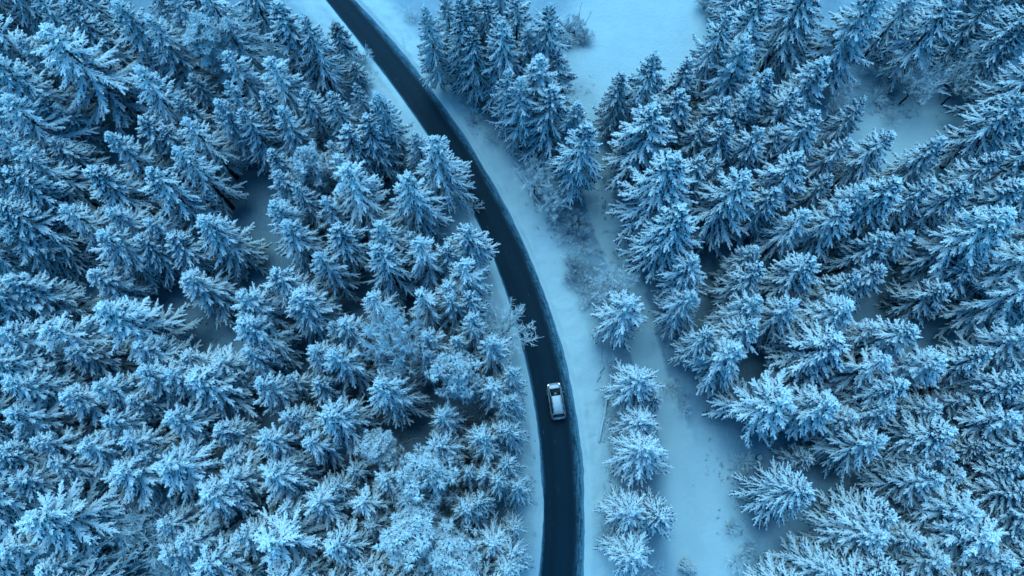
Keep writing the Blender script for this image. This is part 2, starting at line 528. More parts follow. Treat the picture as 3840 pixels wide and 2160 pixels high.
def spruce(seed, H, R, cb=0.16, droop=1.0, frost=0.45, gap=1.0, rime=0.0):
    rs = np.random.default_rng(seed)
    tr = Acc(); cr = Acc()
    zs = np.linspace(0, H * 0.985, 9)
    bend = np.cumsum(rs.normal(0, 0.05, (9, 2)), 0) * 0.6; bend[0] = 0

    def axis(z): return np.array([np.interp(z, zs, bend[:, 0]), np.interp(z, zs, bend[:, 1]), z])
    rad = 0.0115 * H
    tr.tube(np.array([axis(z) for z in zs]) - np.array([[0, 0, 0.5]] + [[0, 0, 0]] * 8), rad * (1.15 - zs / H * 1.12), 8, 0.1)
    z = H * 0.975
    cb = H * cb
    az0 = rs.uniform(0, 6.28)
    while z > cb:
        u = (H - z) / (H - cb)
        rr = R * (u ** 0.80) * (1 - 0.20 * max(0, u - 0.8) / 0.2) + 0.14
        nb = int(rs.integers(4, 7)) if u > 0.08 else 4
        az0 += rs.uniform(0.4, 1.1)
        for b in range(nb):
            if u > 0.12 and rs.uniform() < 0.10 * gap: continue
            az = az0 + b * 2 * math.pi / nb + rs.normal(0, 0.22)
            L = rr * rs.uniform(0.72, 1.22)
            if rs.uniform() < 0.06: L *= 1.25
            e = math.radians(np.interp(u, [0, 0.08, 0.25, 0.5, 1], [62, 38, 4, -18, -32]) + rs.normal(0, 5))
            a = math.radians((6 + 12 * u) * droop); bq = math.radians(20 * droop)
            k = 6 if L > 0.8 else 4
            pts = [axis(z + rs.uniform(-0.12, 0.12))]
            drift = rs.normal(0, 0.05)
            for j in range(1, k):
                s = (j - 0.5) / (k - 1)
                p = e - a * math.sin(math.pi * min(1, s * 1.15)) * 0.8 + bq * s * s
                q = az + drift * s
                pts.append(pts[-1] + np.array([math.cos(p) * math.cos(q), math.cos(p) * math.sin(q), math.sin(p)]) * L / (k - 1))
            w = np.interp(L, [0.2, 0.8, 2.0, 3.5], [0.17, 0.23, 0.29, 0.34])
            frond(cr, np.array(pts), w, rs, frost + 0.26 + 0.5 * rime - 0.14 * max(0, u - 0.25) + 0.16 * max(0, 0.15 - u) / 0.15 + rs.normal(0, 0.07), 0.086, 0.16, 0.042, 1, 0.22 + 0.3 * u, rime + 0.25 * max(0, 0.2 - u) / 0.2)
        z -= (0.30 + 0.42 * u) * rs.uniform(0.8, 1.2) * (H / 18.0) ** 0.5 * gap
    # leader
    cr.spikes([axis(H * 0.97)] * 3, rs.normal(0, 0.12, (3, 3)) + [0, 0, 1], [0.65, 0.4, 0.4], 0.05, 0.6)
    # a few dead lower limbs
    for q in range(9):
        zz = rs.uniform(0.05 * H, cb); az = rs.uniform(0, 6.28); L = rs.uniform(0.5, 1.4)
        d = np.array([math.cos(az), math.sin(az), -0.15])
        tr.tube([axis(zz), axis(zz) + d * L * 0.5, axis(zz) + d * L + [0, 0, -0.1]], [0.03, 0.02, 0.008], 3, 0.25)
    return tr, cr, H


def pine(seed, H, R, frost=0.5):
    rs = np.random.default_rng(seed)
    tr = Acc(); cr = Acc()
    zs = np.linspace(0, H * 0.93, 7); bend = np.cumsum(rs.normal(0, 0.14, (7, 2)), 0); bend[0] = 0

    def axis(z): return np.array([np.interp(z, zs, bend[:, 0]), np.interp(z, zs, bend[:, 1]), z])
    tr.tube(np.array([axis(z) for z in zs]) - np.array([[0, 0, 0.5]] + [[0, 0, 0]] * 6), 0.013 * H * (1.1 - zs / H), 8, 0.1)
    base = H * 0.38
    n = 46
    for q in range(n):
        u = (q + rs.uniform(0, 1)) / n
        z = H * 0.96 - (H * 0.96 - base) * u
        rr = R * math.sin(math.pi * min(0.95, 0.16 + 0.62 * u)) ** 0.8
        az = q * 2.4 + rs.normal(0, 0.3); L = rr * rs.uniform(0.55, 1.1)
        p0 = axis(z - 0.35 * L); up = rs.uniform(0.15, 0.55)
        d = np.array([math.cos(az), math.sin(az), up]); d /= np.linalg.norm(d)
        pts = np.array([p0, p0 + d * L * 0.5 + rs.normal(0, 0.08, 3), p0 + d * L + [0, 0, 0.12 * L]])
        cr.tube(pts, [0.05, 0.035, 0.02], 4, 0.5)
        for c in range(int(4 + L * 3.2)):
            t = rs.uniform(0.3, 1.05)
            b = pts[0] + (pts[-1] - pts[0]) * t + rs.normal(0, 0.30, 3) * [1, 1, 0.55]
            k = 30
            D = rs.normal(0, 1, (k, 3)); D[:, 2] = np.abs(D[:, 2]) * 0.75 - 0.25; D += d * 0.5
            D /= np.linalg.norm(D, axis=1, keepdims=True)
            cr.spikes(b + D * 0.06, D, rs.uniform(0.26, 0.58, k), 0.042, frost + 0.02 + rs.normal(0, 0.08) + rs.uniform(-0.3, 0.2, k))
            D2 = rs.normal(0, 1, (9, 3)); D2[:, 2] = -np.abs(D2[:, 2]) * 0.8 - 0.3
            cr.spikes(np.repeat([b - [0, 0, 0.12]], 9, 0), D2, rs.uniform(0.25, 0.5, 9), 0.06, -0.3)
            cr.tube([pts[0] + (pts[-1] - pts[0]) * min(1, t), b], [0.015, 0.008], 3, 0.5)
    return tr, cr, H


def bare(seed, H, R, limbs=20, frost=0.5, fork=0.30, thick=1.0, more=1.0):
    """leafless broadleaf tree: limbs fan out from the trunk to a dome and end in a haze of rimed twigs"""
    rs = np.random.default_rng(seed); tr = Acc(); cr = Acc()

    def limb(acc, a, b, r0, r1, sides, fr, k=5, arch=0.12):
        d = b - a; L = np.linalg.norm(d); t = np.linspace(0, 1, k)[:, None]
        P = a + d * t + np.sin(t * math.pi) * np.array([d[0], d[1], -0.2 * L]) * arch
        P[1:-1] += rs.normal(0, 0.025 * L, (k - 2, 3))
        acc.tube(P, np.linspace(r0, r1, k), sides, fr)
        return P
    f0 = np.array([0, 0, H * fork])
    limb(tr, np.array([0, 0, -0.4]), f0, 0.014 * H, 0.011 * H, 7, 0.1)
    for q in range(limbs):
        az = q * 2.39996 + rs.normal(0, 0.2); s = math.sqrt((q + 0.5) / limbs)
        e = np.array([math.cos(az) * s * R * 0.82, math.sin(az) * s * R * 0.82, H * (0.96 - 0.24 * s * s) + rs.normal(0, 0.03 * H)])
        P = limb(tr, f0 * [1, 1, rs.uniform(0.75, 1.05)], e, 0.0062 * H, 0.024, 4, 0.72, 6)
        for w in range(int(11 * more)):
            t = rs.uniform(0.35, 0.95); i = min(4, int(t * 5)); b = P[i] + (P[i + 1] - P[i]) * (t * 5 - i)
            d = (e - f0) / np.linalg.norm(e - f0) + rs.normal(0, 0.42, 3); d[2] += 0.25; d /= np.linalg.norm(d)
            L = R * rs.uniform(0.22, 0.42)
            B = limb(cr, b, b + d * L, 0.030, 0.022, 3, frost, 4)
            for v in range(int(8 * more)):
                tt = rs.uniform(0.3, 1.0); ii = min(2, int(tt * 3)); c = B[ii] + (B[ii + 1] - B[ii]) * (tt * 3 - ii)
                dd = d + rs.normal(0, 0.45, 3); dd[2] += 0.2; dd /= np.linalg.norm(dd)
                l = R * rs.uniform(0.08, 0.20)
                cr.tube([c, c + dd * l * 0.5 + rs.normal(0, 0.02, 3), c + dd * l], [0.024 * thick, 0.020 * thick, 0.014 * thick], 3, frost + 0.1)
    return tr, cr, H


def shrub(seed, H, R, n=70, frost=0.5, leafy=0):
    """many thin stems from one root; leafy ones keep clumps of small rimed leaves"""
    rs = np.random.default_rng(seed); st = Acc(); cr = Acc()
    for q in range(n):
        az = rs.uniform(0, 6.28); o = rs.uniform(0, 0.3, 2) * R
        reach = R * math.sqrt(rs.uniform(0.02, 1)); hh = H * rs.uniform(0.45, 1.0) * (1 - 0.35 * reach / R)
        b = np.array([math.cos(az) * o[0], math.sin(az) * o[0], -0.1]); e = np.array([math.cos(az) * reach, math.sin(az) * reach, hh])
        mid = (b + e) / 2 + np.array([0, 0, 0.18 * H]) + rs.normal(0, 0.08, 3)
        st.tube([b, mid, e], [0.028, 0.024, 0.016], 3, frost)
        for w in range(5):
            t = rs.uniform(0.35, 1); p = mid + (e - mid) * t if t > 0.5 else b + (mid - b) * (0.5 + t)
            d = (e - b) / np.linalg.norm(e - b) + rs.normal(0, 0.5, 3)
            d /= np.linalg.norm(d); l = rs.uniform(0.15, 0.32) * R + 0.1
            cr.tube([p, p + d * l * 0.5 + rs.normal(0, 0.02, 3), p + d * l + [0, 0, 0.05]], [0.026, 0.022, 0.016], 3, frost)
            if leafy:
                k = leafy; D = rs.normal(0, 1, (k, 3)); D[:, 2] = np.abs(D[:, 2]) * 0.8
                cr.spikes(np.repeat([p + d * l * 0.7], k, 0) + rs.normal(0, 0.10, (k, 3)), D, rs.uniform(0.10, 0.22, k), 0.055, frost + rs.uniform(-0.3, 0.25, k))
    return st, cr, H


class Kind:
    def __init__(s, name, build, wood, leaf, parts=('trunk', 'crown')):
        tr, cr, s.H = build
        V = np.concatenate(cr.v); s.R = float(np.percentile(np.hypot(V[:, 0], V[:, 1]), 98))
        s.a, s.b = tr.mesh(name + '_' + parts[0], wood, True), cr.mesh(name + '_' + parts[1], leaf)
        s.name, s.parts = name, parts


SPR = [Kind('spruce_tree', spruce(100 + i, H, R, cb, dr, fr, gp), M_BARK, M_SPRUCE) for i, (H, R, cb, dr, fr, gp) in enumerate((
    (20, 2.9, 0.15, 1.0, 0.42, 1.0), (20, 2.5, 0.20, 1.2, 0.46, 1.0), (19, 3.3, 0.16, 0.8, 0.40, 1.1), (18, 2.3, 0.12, 1.0, 0.48, 0.95),
    (21, 3.1, 0.22, 1.1, 0.38, 1.15), (17, 2.8, 0.14, 0.7, 0.44, 1.0), (20, 2.7, 0.18, 1.3, 0.42, 1.1), (18, 3.2, 0.18, 0.9, 0.46, 1.05),
    (19, 3.0, 0.2, 1.5, 0.40, 1.35), (16, 2.6, 0.1, 0.6, 0.44, 1.2)))]
HVY = [Kind('spruce_tree', spruce(120 + i, H, R, cb, dr, fr, gp, 0.22), M_BARK, M_SPRUCE) for i, (H, R, cb, dr, fr, gp) in enumerate((
    (19, 2.9, 0.16, 1.0, 0.46, 1.0), (20, 2.6, 0.18, 1.2, 0.50, 1.05), (18, 3.2, 0.15, 0.8, 0.46, 1.1), (18, 2.5, 0.14, 0.9, 0.50, 0.95), (20, 3.0, 0.2, 1.1, 0.44, 1.1),
    (17, 2.9, 0.18, 1.4, 0.42, 1.3), (21, 2.8, 0.25, 0.6, 0.48, 1.2)))]
SML = [Kind('spruce_tree', spruce(150 + i, H, R, 0.07, dr, fr, 0.8), M_BARK, M_SPRUCE) for i, (H, R, dr, fr) in enumerate((
    (10, 1.9, 0.9, 0.42), (9, 1.6, 1.1, 0.46), (11, 2.2, 0.8, 0.38)))]
PIN = [Kind('pine_tree', pine(200 + i, H, R, fr), M_BARK, M_PINE) for i, (H, R, fr) in enumerate(((17, 2.7, 0.46), (16, 2.4, 0.42), (18, 3.0, 0.5)))]
BAR = [Kind('bare_tree', bare(300 + i, H, R), M_BARK, M_BARE) for i, (H, R) in enumerate(((12, 4.0), (10, 3.2)))]
BIG = [Kind('bare_tree', bare(350, 14, 4.0, 26, 0.8, 0.3, 1.6, 1.35), M_BARK, M_BARE)]
SHR = [Kind('bare_shrub', shrub(400 + i, H, R, n, 0.60), M_BARE, M_BARE, ('stems', 'twigs')) for i, (H, R, n) in enumerate(((2.2, 1.8, 36), (1.6, 1.4, 30), (2.8, 2.0, 42)))]
LSH = [Kind('leafy_shrub', shrub(450 + i, H, R, n, 0.36, 7), M_BARK, M_LEAFY, ('stems', 'foliage')) for i, (H, R, n) in enumerate(((1.8, 1.7, 50), (2.6, 2.2, 60)))]
POOL = {'s': SPR, 'v': HVY, 'd': SML, 'p': PIN, 'b': BAR, 'c': BIG, 'h': SHR, 'l': LSH}

used_labels = set()
ONES = 'zero one two three four five six seven eight nine ten eleven twelve thirteen fourteen fifteen sixteen seventeen eighteen nineteen'.split()


def in_words(n):
    n = int(n)
    if n < 20: return ONES[n]
    if n == 100: return 'hundred'
    t = '_ _ twenty thirty forty fifty sixty seventy eighty ninety'.split()[n // 10]
    return t + ('-' + ONES[n % 10] if n % 10 else '')


LANDMARKS = [('near the top clearing', 2400, 230), ('near the small right clearing', 3420, 480), ('near the pale leafless crown', 1440, 1270), ('near the dark snow gap', 1510, 1590),
             ('beside the car', 2084, 1505), ('beside the roadside bare tree', 1940, 1230), ('near the left snow patch', 930, 770), ('near the fallen trunk', 290, 930), ('along the lane', 2420, 1500),
             ('near the lower lane', 2640, 1950), ('at the lane mouth', 2240, 560), ('by the upper left verge', 1440, 330), ('by the upper right verge', 1800, 380),
             ('in the bottom left corner', 150, 2020), ('in the bottom right corner', 3700, 2020), ('in the top left corner', 120, 120), ('in the top right corner', 3720, 120)]
count = [0]


def place(kind, px, py, h, R, label=None, group=None, cat='tree', foot=False, heavy=0.35, wide=1.3):
    """a tree whose tip the photo shows at (px, py); foot: the pixel is where it stands"""
    rs = random.Random(count[0] * 7919 + 13); count[0] += 1
    if kind in 'sd': h, R = h * 0.86 * rs.uniform(0.93, 1.05), R * wide * rs.uniform(0.92, 1.10)
    if kind == 'p': R *= 1.15
    pool = POOL['v' if kind == 's' and rs.random() < heavy else kind]
    k = pool[rs.randrange(len(pool))]
    p = spot(px, py, 0.0 if foot else h)
    root = empty(k.name, p, (rs.uniform(-0.04, 0.04), rs.uniform(-0.04, 0.04), rs.uniform(0, 6.283)))
    sxy, sz = R / k.R, h / k.H
    root.scale = (sxy * rs.uniform(0.90, 1.10), sxy * rs.uniform(0.90, 1.10), sz)
    for nm, me in zip(k.parts, (k.a, k.b)):
        part = link_mesh(nm, me, root)
        if kind in 'hl': part['kind'] = 'stuff'
    tx, ty = project((p.x, p.y, p.z + h))
    if label is None:
        look = {'s': 'tall' if h > 17.8 else 'slender' if R < 2.75 else 'broad' if R > 3.3 else 'frosted', 'd': 'small', 'p': 'round-crowned', 'b': 'leafless', 'h': 'low', 'l': 'low leafy'}[kind]
        what = {'s': 'spruce', 'd': 'spruce', 'p': 'pine', 'b': 'tree', 'h': 'bare shrub', 'l': 'shrub'}[kind]
        near, dist = '', 330.0
        for nm, lx, ly in LANDMARKS:
            q = math.hypot(tx - lx, (ty - ly) * 1.2)
            if q < dist: near, dist = nm, q
        if not near: near = 'in the forest left of the road' if p.x < XL(p.y) else 'in the forest right of the road'
        ax, ay = round(tx / 38.4), round(ty / 21.6)
        if 0 <= ax <= 100 and 0 <= ay <= 100:
            label = f'{look} {what} {near}, tip {in_words(ax)} percent across, {in_words(ay)} down'
        else:
            edge, v = ('left', ay) if ax < 0 else ('right', ay) if ax > 100 else ('top', ax) if ay < 0 else ('bottom', ax)
            label = f'{look} {what}, tip cut off by the {edge} edge {in_words(min(100, max(0, v)))} percent {"down" if edge in ("left", "right") else "across"}'
    n = 2
    lab = label
    while lab in used_labels:
        lab = label + ', ' + {2: 'the one behind', 3: 'the lowest one'}.get(n, 'the hidden one'); n += 1
    used_labels.add(lab)
    side_g = 'left' if p.x < XL(p.y) else 'right'
    tag(root, lab, cat, group or {'s': f'spruces in the forest {side_g} of the road', 'd': f'small spruces {side_g} of the road', 'p': 'pines among the spruces',
                                  'b': 'leafless trees', 'h': 'bare shrubs', 'l': 'leafy shrubs'}[kind])
    return root


# survey of the tree tips: sheet -> (x, y, kind, height, crown radius[, label])
TREES = {
1: [(250, 140, 's', 24, 3.7, 'largest spruce of the upper left forest, bushy with its dark trunk showing'), (100, 310, 's', 16, 2.2), (345, 15, 's', 20, 2.7), (750, 105, 's', 19, 2.5),
    (960, 75, 'p', 17, 2.6, 'fluffy pale round crown near the top left, without fingered boughs'), (1110, 90, 's', 18, 2.3), (655, 325, 's', 20, 2.6), (890, 475, 's', 15, 2.1),
    (950, 600, 's', 17, 2.4), (1095, 505, 's', 18, 2.2), (540, 640, 's', 18, 2.3), (725, 565, 's', 17, 2.3), (880, 735, 's', 19, 2.6), (735, 855, 's', 21, 2.9),
    (440, 840, 's', 18, 2.6), (5, 490, 's', 20, 2.8), (80, 740, 's', 19, 2.6), (15, 870, 's', 19, 2.5), (-10, 1030, 's', 19, 2.6), (325, 1025, 's', 18, 2.3),
    (560, 1040, 's', 17, 2.5), (470, 1180, 's', 18, 2.5), (1000, 1080, 's', 19, 2.6), (940, 1375, 's', 15, 2.1), (50, 1395, 's', 18, 2.4), (110, 185, 's', 19, 2.6),
    (-120, 30, 's', 22, 3.2), (280, 515, 's', 14, 1.9), (590, -30, 's', 20, 2.6), (1030, -90, 's', 21, 3.0), (1150, 250, 's', 19, 2.4), (1110, 430, 's', 18, 2.1),
    (960, 380, 's', 14, 1.8), (450, 1370, 's', 15, 2.2), (-60, 250, 's', 22, 3.0), (830, -70, 's', 20, 2.6), (150, -70, 's', 22, 2.8), (1230, 560, 's', 17, 2.2), (-60, 640, 's', 20, 2.5),
    (390, 250, 's', 17, 2.0), (170, 480, 's', 15, 2.0), (820, 620, 's', 14, 2.0), (743, 1092, 's', 16, 2.1), (835, 1185, 's', 15, 2.0), (680, 1215, 's', 15, 1.9), (30, 1180, 's', 17, 2.2), (250, 690, 's', 14, 1.9)],
2: [(70, -15, 's', 21, 3.1), (225, 100, 's', 20, 2.7), (390, 105, 'd', 11, 1.7, 'small spruce beside the left verge near the top, alone above the tall ones'), (490, 310, 'd', 7, 1.3), (40, 262, 's', 19, 2.5), (40, 440, 's', 18, 2.3),
    (240, 430, 's', 18, 2.3), (110, 570, 's', 18, 2.5), (385, 478, 's', 18, 2.3), (495, 410, 's', 17, 1.8), (615, 448, 's', 20, 2.1, 'tall spruce whose tip rises above the left verge, nearest the white strip'),
    (540, 590, 's', 19, 2.4), (440, 650, 's', 18, 2.3), (355, 700, 's', 16, 1.9), (95, 750, 's', 17, 2.1), (230, 760, 'p', 15, 2.3), (440, 845, 's', 21, 3.0),
    (410, 775, 's', 17, 2.2), (115, 860, 's', 17, 2.1), (215, 920, 's', 17, 2.2), (310, 970, 's', 18, 2.2), (75, 990, 's', 19, 2.3), (140, 1130, 's', 19, 2.6),
    (370, 1120, 's', 18, 2.2), (315, 1260, 's', 19, 2.3), (620, 1110, 's', 19, 2.3), (625, 1250, 's', 19, 2.3), (755, 1170, 's', 16, 2.0), (825, 1205, 's', 19, 2.6),
    (975, 1230, 's', 16, 1.9), (1045, 1325, 's', 18, 2.3), (1090, 1120, 's', 18, 2.5, 'spruce on the left road edge with a little snowy verge just above it'),
    (745, 845, 's', 21, 3.0), (895, 695, 's', 21, 3.0, 'big spruce that hides the left road edge, its boughs over the asphalt'), (800, 655, 's', 15, 2.0),
    (100, 1370, 's', 18, 2.3), (980, 1410, 's', 17, 2.1), (865, -5, 's', 20, 2.2, 'slim spruce right of the road, the first one behind the wide top verge'), (1010, -10, 's', 21, 2.4), (1160, -25, 's', 22, 2.7), (1250, 90, 's', 22, 3.0),
    (950, -40, 's', 18, 1.9), (1080, -60, 's', 20, 2.2), (1200, 60, 's', 20, 2.3), (1090, 120, 's', 19, 2.3), (1240, 330, 's', 18, 2.2)],
3: [(40, -40, 's', 22, 2.6), (170, 5, 's', 22, 2.5, 'tall dark spruce standing right beside the bush in the top clearing'), (135, 295, 's', 20, 2.6), (195, 455, 's', 19, 2.5), (315, 515, 's', 17, 2.0), (365, 590, 's', 20, 2.5, 'spruce at the left of the lane mouth below the top clearing'),
    (560, 368, 's', 18, 2.3, 'darker spruce at the lower edge of the top clearing, left of a taller one'), (740, 243, 's', 21, 2.7, 'pointed spruce rising highest into the lower edge of the top clearing'), (890, 300, 's', 17, 2.2), (1095, 40, 's', 22, 2.3, 'tall spruce at the right edge of the top clearing'),
    (1200, 190, 's', 21, 2.4), (740, 555, 's', 22, 3.3), (885, 465, 's', 18, 2.2), (960, 613, 's', 16, 1.9), (1105, 500, 's', 17, 2.0), (1110, 605, 's', 18, 2.2), (1190, 518, 's', 17, 2.0),
    (1275, 628, 's', 19, 2.4), (845, 752, 's', 22, 3.1), (960, 812, 's', 18, 2.3), (1058, 805, 's', 15, 1.8), (1165, 890, 's', 21, 3.1), (885, 1045, 's', 22, 3.3, 'wide fingered spruce beside the bend of the lane, boughs spread to the left'),
    (955, 1308, 's', 17, 2.3), (1230, 1250, 's', 14, 1.8), (1250, 1355, 's', 16, 2.1), (1260, 430, 's', 18, 2.1), (1020, 488, 's', 15, 1.8), (1240, -30, 's', 22, 3.1), (1010, -20, 'l', 2.6, 2.4),
    (660, 640, 's', 16, 2.2), (90, 140, 's', 20, 2.3), (60, 400, 's', 18, 2.2), (250, 250, 's', 17, 1.9)],
4: [(220, -110, 's', 22, 3.3), (560, -60, 's', 23, 3.4), (760, -70, 's', 17, 2.3), (975, -20, 's', 20, 2.5), (1160, -25, 's', 17, 1.9), (1340, 90, 's', 18, 2.3), (270, 280, 's', 19, 2.6),
    (25, 345, 's', 20, 2.5), (262, 553, 's', 20, 2.6), (515, 493, 's', 18, 1.8, 'slender spruce at the left of the small right clearing, above another'), (608, 643, 's', 19, 2.2, 'spruce whose pointed tip reaches furthest into the small right clearing from the left'), (385, 680, 's', 18, 2.1),
    (885, 708, 's', 16, 2.0, 'spruce along the lower edge of the small right clearing'), (995, 645, 'd', 10, 0.8, 'thin snowy spire at the lower right corner of the small right clearing'), (1345, 470, 's', 20, 2.6), (1168, 763, 's', 19, 2.2), (180, 812, 's', 19, 2.5), (310, 893, 's', 16, 1.9),
    (665, 878, 's', 20, 2.6), (832, 918, 's', 19, 2.4), (1002, 898, 's', 18, 2.2), (1290, 918, 's', 19, 2.4), (1245, 1072, 's', 22, 3.1, 'long fingered spruce by the right edge, tip over a patch of bare snow'), (430, 1030, 's', 20, 2.7), (212, 1060, 's', 18, 2.1),
    (602, 1180, 's', 18, 2.2), (742, 1158, 's', 16, 1.9), (238, 1285, 's', 18, 2.3), (1420, 1240, 's', 21, 3.1), (442, 1368, 's', 17, 2.0), (585, 1335, 's', 16, 1.9), (1400, 700, 's', 20, 2.7), (1390, -60, 's', 22, 2.8),
    (90, 640, 's', 16, 2.1), (60, 940, 's', 17, 2.2), (110, 440, 's', 17, 2.2), (500, 940, 's', 18, 2.2), (1101, 1321, 's', 16, 2.2), (934, 1422, 's', 14, 2.0), (1000, 1180, 's', 15, 2.0)],
5: [(-70, -20, 's', 19, 3.0), (500, 112, 's', 20, 2.9, 'long leaning spruce above the bare snow gap in the lower left forest'), (25, 210, 's', 19, 2.6), (225, 200, 's', 19, 2.5), (5, 450, 's', 19, 2.6), (480, 468, 's', 19, 2.5), (690, 440, 's', 18, 2.2), (830, 418, 's', 18, 2.1),
    (965, 458, 's', 18, 2.5), (295, 540, 's', 17, 2.1), (15, 655, 's', 18, 2.4), (480, 660, 's', 18, 2.1), (190, 780, 's', 17, 2.2), (380, 788, 's', 18, 2.3), (600, 750, 's', 18, 2.2), (845, 660, 's', 17, 2.1), (1065, 712, 's', 15, 1.9),
    (550, 930, 's', 18, 2.4), (820, 868, 's', 19, 2.7), (1000, 1030, 's', 18, 2.5), (1115, 945, 's', 17, 2.2), (35, 985, 's', 18, 2.3), (125, 1160, 's', 20, 3.3, 'wide star-shaped spruce in the bottom left corner'), (230, 910, 's', 16, 2.0),
    (840, 1325, 's', 16, 2.0), (915, 1250, 's', 17, 2.2), (785, 1200, 's', 16, 1.9), (1000, 1410, 's', 18, 2.5), (1205, 1275, 's', 17, 2.1), (-60, 330, 's', 19, 2.4), (-70, 830, 's', 19, 2.4), (-40, 1340, 's', 19, 2.6),
    (330, 300, 's', 16, 2.1), (130, 480, 's', 16, 2.1), (670, 300, 's', 15, 2.0), (640, 560, 's', 15, 1.9), (90, 740, 's', 15, 1.9), (1160, 830, 's', 14, 1.9), (1190, 15, 's', 19, 2.4), (1215, 180, 's', 19, 2.5), (1100, 330, 's', 14, 2.0), (930, 330, 's', 14, 1.9), (1225, 330, 's', 15, 2.0), (200, 1420, 's', 16, 2.2), (720, 860, 's', 14, 1.8)],
6: [(175, 10, 's', 18, 2.4), (600, 20, 's', 18, 2.2), (845, 20, 's', 18, 2.2), (985, 55, 's', 17, 2.1), (1060, 45, 's', 16, 1.9), (430, 138, 's', 17, 2.1), (365, 200, 's', 15, 1.6), (270, 282, 's', 16, 1.7), (408, 315, 's', 19, 2.3),
    (650, 500, 's', 19, 2.8, 'round fingered spruce standing beside the dark snow gap, below the pale leafless crown'), (615, 335, 's', 14, 1.7, 'small spruce that pokes up through the pale leafless crown'), (880, 210, 's', 17, 1.9), (840, 330, 's', 15, 1.8), (1062, 155, 's', 17, 2.1), (1175, 260, 's', 17, 2.1),
    (990, 400, 'p', 17, 2.6, 'fluffy round pine left of the road, between the bare roadside tree and the car'), (1205, 480, 's', 17, 2.0), (1250, 560, 's', 15, 1.7), (940, 608, 's', 17, 1.9), (930, 770, 's', 17, 2.2), (820, 930, 'p', 18, 2.6, 'bright round pine just below the dark snow gap'), (1110, 725, 's', 17, 2.1),
    (1170, 800, 's', 15, 1.8), (1050, 930, 's', 15, 1.6), (1045, 1130, 's', 16, 2.0), (290, 490, 's', 16, 1.7), (355, 598, 's', 19, 2.6), (205, 645, 's', 16, 1.8), (235, 705, 's', 16, 1.8), (275, 765, 's', 17, 2.1), (25, 755, 's', 18, 2.4),
    (610, 810, 'p', 13, 1.9), (60, 925, 's', 19, 2.8), (295, 1060, 's', 18, 2.6), (530, 1065, 's', 17, 2.2), (640, 965, 's', 17, 2.1), (385, 990, 's', 15, 1.8), (40, 1270, 's', 20, 3.5, 'large star-shaped spruce with long straight boughs near the bottom edge'), (390, 1290, 's', 18, 2.6, 'star-shaped spruce at the bottom, right of a larger star-shaped one'),
    (780, 1250, 'p', 18, 3.1, 'broadest round pine, near the bottom edge left of the road'), (980, 1380, 'p', 17, 2.7, 'round pine cut by the bottom edge, left of the road'), (1195, 1285, 's', 16, 2.0), (975, 1055, 's', 13, 1.5), (1235, 690, 's', 15, 1.8), (1235, 950, 's', 16, 1.9), (1125, 1075, 's', 15, 1.8),
    (580, 1180, 's', 14, 1.8), (1250, 1410, 's', 16, 1.8), (720, 1090, 's', 14, 1.7), (110, 1120, 's', 15, 1.9), (520, 1430, 's', 15, 2.0), (860, 1150, 's', 14, 1.7), (170, 880, 's', 14, 1.8), (1150, 940, 's', 14, 1.6), (1000, 250, 's', 15, 1.8), (15, 500, 's', 17, 2.1), (150, 630, 's', 15, 1.8), (150, 440, 's', 13, 1.6), (480, 900, 's', 13, 1.7)],
7: [(590, 70, 's', 15, 2.5, 'single spruce right of the road, topmost of the row along the lane'), (665, 450, 's', 14, 2.3, 'spruce right of the car, second of the row along the lane'), (735, 550, 'd', 9, 1.2, 'small spruce at the right foot of the second lane spruce'), (680, 660, 's', 12, 2.0, 'low spruce squeezed between two others right of the car'),
    (705, 820, 's', 14, 2.7, 'broad round spruce, fourth of the row along the lane'), (625, 1135, 's', 13, 2.2, 'left one of a touching spruce pair along the lane'), (765, 1130, 's', 13, 2.0, 'right one of a touching spruce pair along the lane'), (630, 1340, 's', 13, 2.4, 'lowest spruce of the row along the lane, shaped like a star'),
    (1190, 165, 's', 18, 2.3), (1150, 290, 's', 17, 2.6), (1020, 230, 's', 15, 2.2), (-15, 430, 's', 15, 1.7), (0, 560, 's', 14, 1.4), (10, 710, 's', 15, 1.6), (-15, 870, 's', 15, 1.6), (25, 1010, 's', 13, 1.5), (-10, 1200, 's', 12, 1.4), (-10, 1320, 's', 14, 1.6), (35, 1400, 's', 12, 1.4),
    (900, 0, 's', 16, 2.4), (1245, 55, 's', 17, 2.2), (910, 1415, 'd', 4, 0.9), (-30, 640, 's', 13, 1.5)],
8: [(150, 58, 's', 18, 2.3), (392, 88, 's', 18, 2.3), (375, 250, 's', 19, 2.7), (742, 198, 's', 19, 2.4), (560, 190, 's', 16, 2.0), (1430, -40, 's', 21, 3.3), (602, 360, 's', 18, 2.2), (880, 335, 's', 19, 2.7), (1138, 308, 's', 18, 2.0), (692, 498, 's', 18, 2.2), (875, 585, 's', 15, 1.8), (650, 618, 's', 16, 1.9),
    (325, 540, 's', 19, 2.5), (90, 500, 's', 20, 3.0, 'broad bright spruce overhanging the lane from the right, low of centre'), (962, 718, 's', 19, 2.6), (945, 825, 's', 17, 2.1), (602, 788, 's', 18, 2.5), (1290, 638, 's', 18, 2.4), (1110, 805, 's', 15, 1.8), (215, 850, 'd', 7, 1.3), (865, 985, 's', 17, 2.0),
    (1062, 1085, 's', 19, 2.8), (212, 1015, 's', 17, 2.3), (652, 1118, 's', 18, 2.6), (602, 1243, 's', 18, 2.9, 'fan-shaped spruce near the bottom right, lying towards the right'), (1195, 1288, 's', 19, 3.0), (1290, 1005, 's', 18, 2.4), (1290, 890, 's', 17, 2.2), (885, 1400, 's', 17, 2.1), (340, 1410, 's', 16, 2.3),
